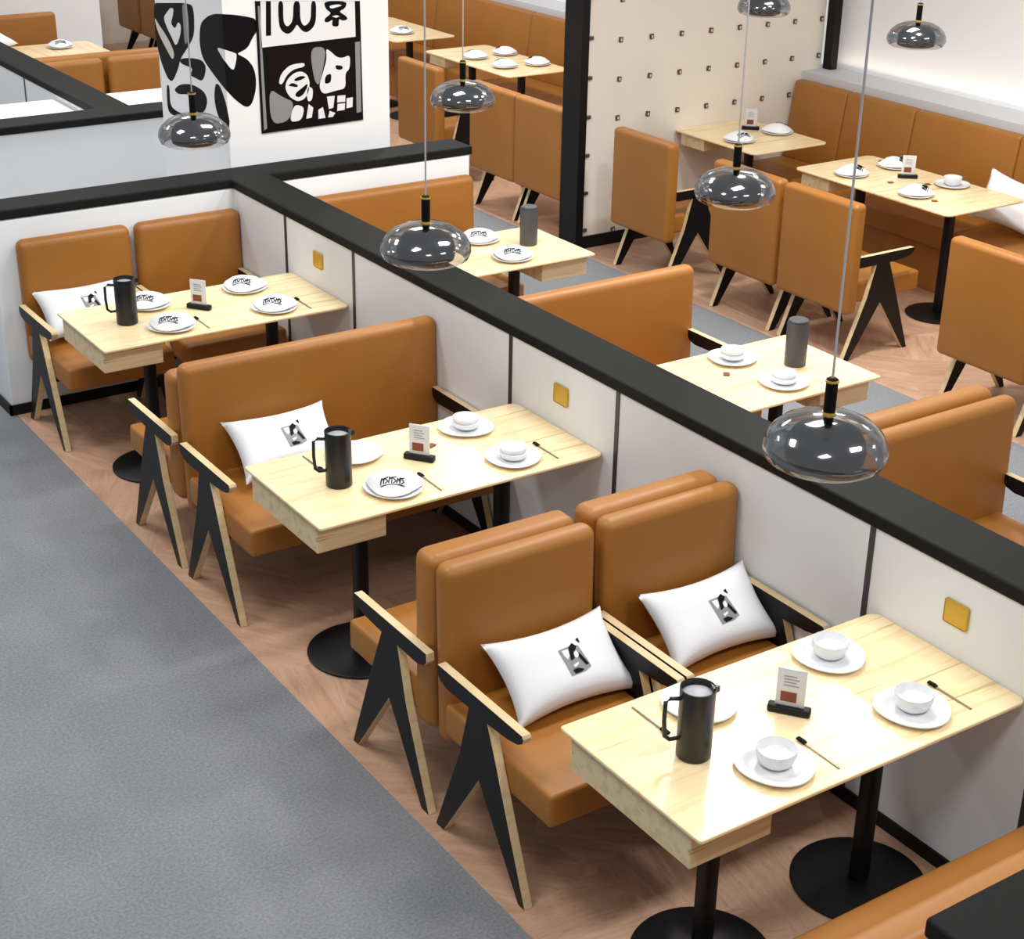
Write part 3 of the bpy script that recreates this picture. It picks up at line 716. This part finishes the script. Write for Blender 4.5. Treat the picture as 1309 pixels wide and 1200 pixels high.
# ------------------------------------------------------------------ pendant lamps
def make_lamp():
    """origin at the rim level"""
    root = thing('pendant_lamp', '', 'lamp')
    R = .160
    prof = [(R * .84, -.010), (R * .94, 0), (R, .022), (R * .985, .044), (R * .90, .070), (R * .74, .094), (R * .50, .112), (R * .25, .120), (.014, .122)]
    b = MB(); b.lathe(prof, M['smoke'], 64); b.build('glass_shade', root, sharp=80)
    q = [(0, -.008), (R * .56, -.009), (R * .62, -.004), (R * .65, .020), (R * .62, .052), (R * .52, .076), (R * .32, .090), (.016, .094), (0, .094)]
    b = MB(); b.lathe(q, M['core'], 56); b.build('reflection_core', root, sharp=80)  # added dark dome standing in for a reflection in the glass
    b = MB(); b.lathe([(0, .084), (.012, .084), (.012, .114), (.0155, .120), (.0155, .215), (.010, .219), (0, .219)], M['ink'], 24); b.build('stem', root)
    b = MB(); b.lathe([(.0158, .118), (.0175, .118), (.0175, .128), (.0158, .128)], M['brass'], 24); b.lathe([(.0158, .208), (.0175, .208), (.0175, .214), (.0158, .214)], M['brass'], 24); b.build('brass_ring', root)
    b = MB(); b.tube([(0, 0, .217), (0, 0, 1.0), (0, 0, 2.05)], .0032, M['cordw'], 8); b.build('cord', root)
    b = MB(); b.lathe([(0, 2.05), (.05, 2.05), (.05, 2.03), (.0, 2.02)], M['ink'], 24); b.build('ceiling_cup', root)
    return root
k_lamp = Kind(make_lamp)
for (x, y, z), lab in (((-.730, -.105, 1.617), 'largest smoked glass pendant lamp, hanging in front of the near partition cap'),
                       ((-.700, 1.925, 1.607), 'smoked glass pendant lamp hanging in front of the middle of the partition cap'),
                       ((-.685, 3.955, 1.600), 'smoked glass pendant lamp in front of the mural pillar'),
                       ((.758, 4.010, 1.600), 'smoked glass pendant lamp in front of the chairs beyond the end wall'),
                       ((.712, 1.918, 1.625), 'smoked glass pendant lamp in front of the armchairs at the right'),
                       ((3.343, 3.478, 1.765), 'dark pendant lamp against the white wall at the top right'),
                       ((3.326, 4.698, 1.765), 'dark pendant lamp cut by the top edge, before the dotted wall')):
    k_lamp.put(lab, (x, y, z))
k_lamp.put('dark pendant lamp at the top edge touching the black post', (3.33, 8.75, 1.76))

# ------------------------------------------------------------------ light
w = bpy.data.worlds.new('world'); S.world = w; w.use_nodes = True
bg = w.node_tree.nodes['Background']; bg.inputs[0].default_value = (0.96, 0.98, 1.0, 1); bg.inputs[1].default_value = WORLD
def area(name, loc, sx, sy, power, col=(1, .97, .93), rot=(0, 0, 0), spread=math.radians(150)):
    l = bpy.data.lights.new(name, 'AREA'); l.shape = 'RECTANGLE'; l.size = sx; l.size_y = sy; l.energy = power; l.color = col
    o = bpy.data.objects.new(name, l); COL.objects.link(o); o.location = loc; o.rotation_euler = rot; l.spread = spread
    return o
for x, y, p in LIGHTS:
    area('ceiling_panel', (x, y, 3.5), .9, .5, p, (1, .995, .985))
for x, y, s, p in GLARE: area('ceiling_spot', (x, y, 3.5), s, s, p, (1, .97, .92))
for y0 in (2.4, 4.9, 8.5):
    area('ledge_strip', (5.22, y0, 1.06), .05, 2.2, 1.1, (1, .86, .66), (math.radians(180), math.radians(0), 0))

# ------------------------------------------------------------------ camera
cam = bpy.data.cameras.new('camera'); co = bpy.data.objects.new('camera', cam); COL.objects.link(co)
CP, CR, CU, CF = CAM
Mx = Matrix(((CR[0], CU[0], -CF[0], CP[0]), (CR[1], CU[1], -CF[1], CP[1]), (CR[2], CU[2], -CF[2], CP[2]), (0, 0, 0, 1)))
co.matrix_world = Mx
cam.sensor_fit = 'HORIZONTAL'; cam.sensor_width = 36.0; cam.lens = 36.0 * FOC / 1309.0
cam.clip_start = .05; cam.clip_end = 100
S.camera = co
vs = S.view_settings
vs.view_transform = 'Standard'; vs.look = 'None'; vs.gamma = 1; vs.use_curve_mapping = False; vs.exposure = EXPO
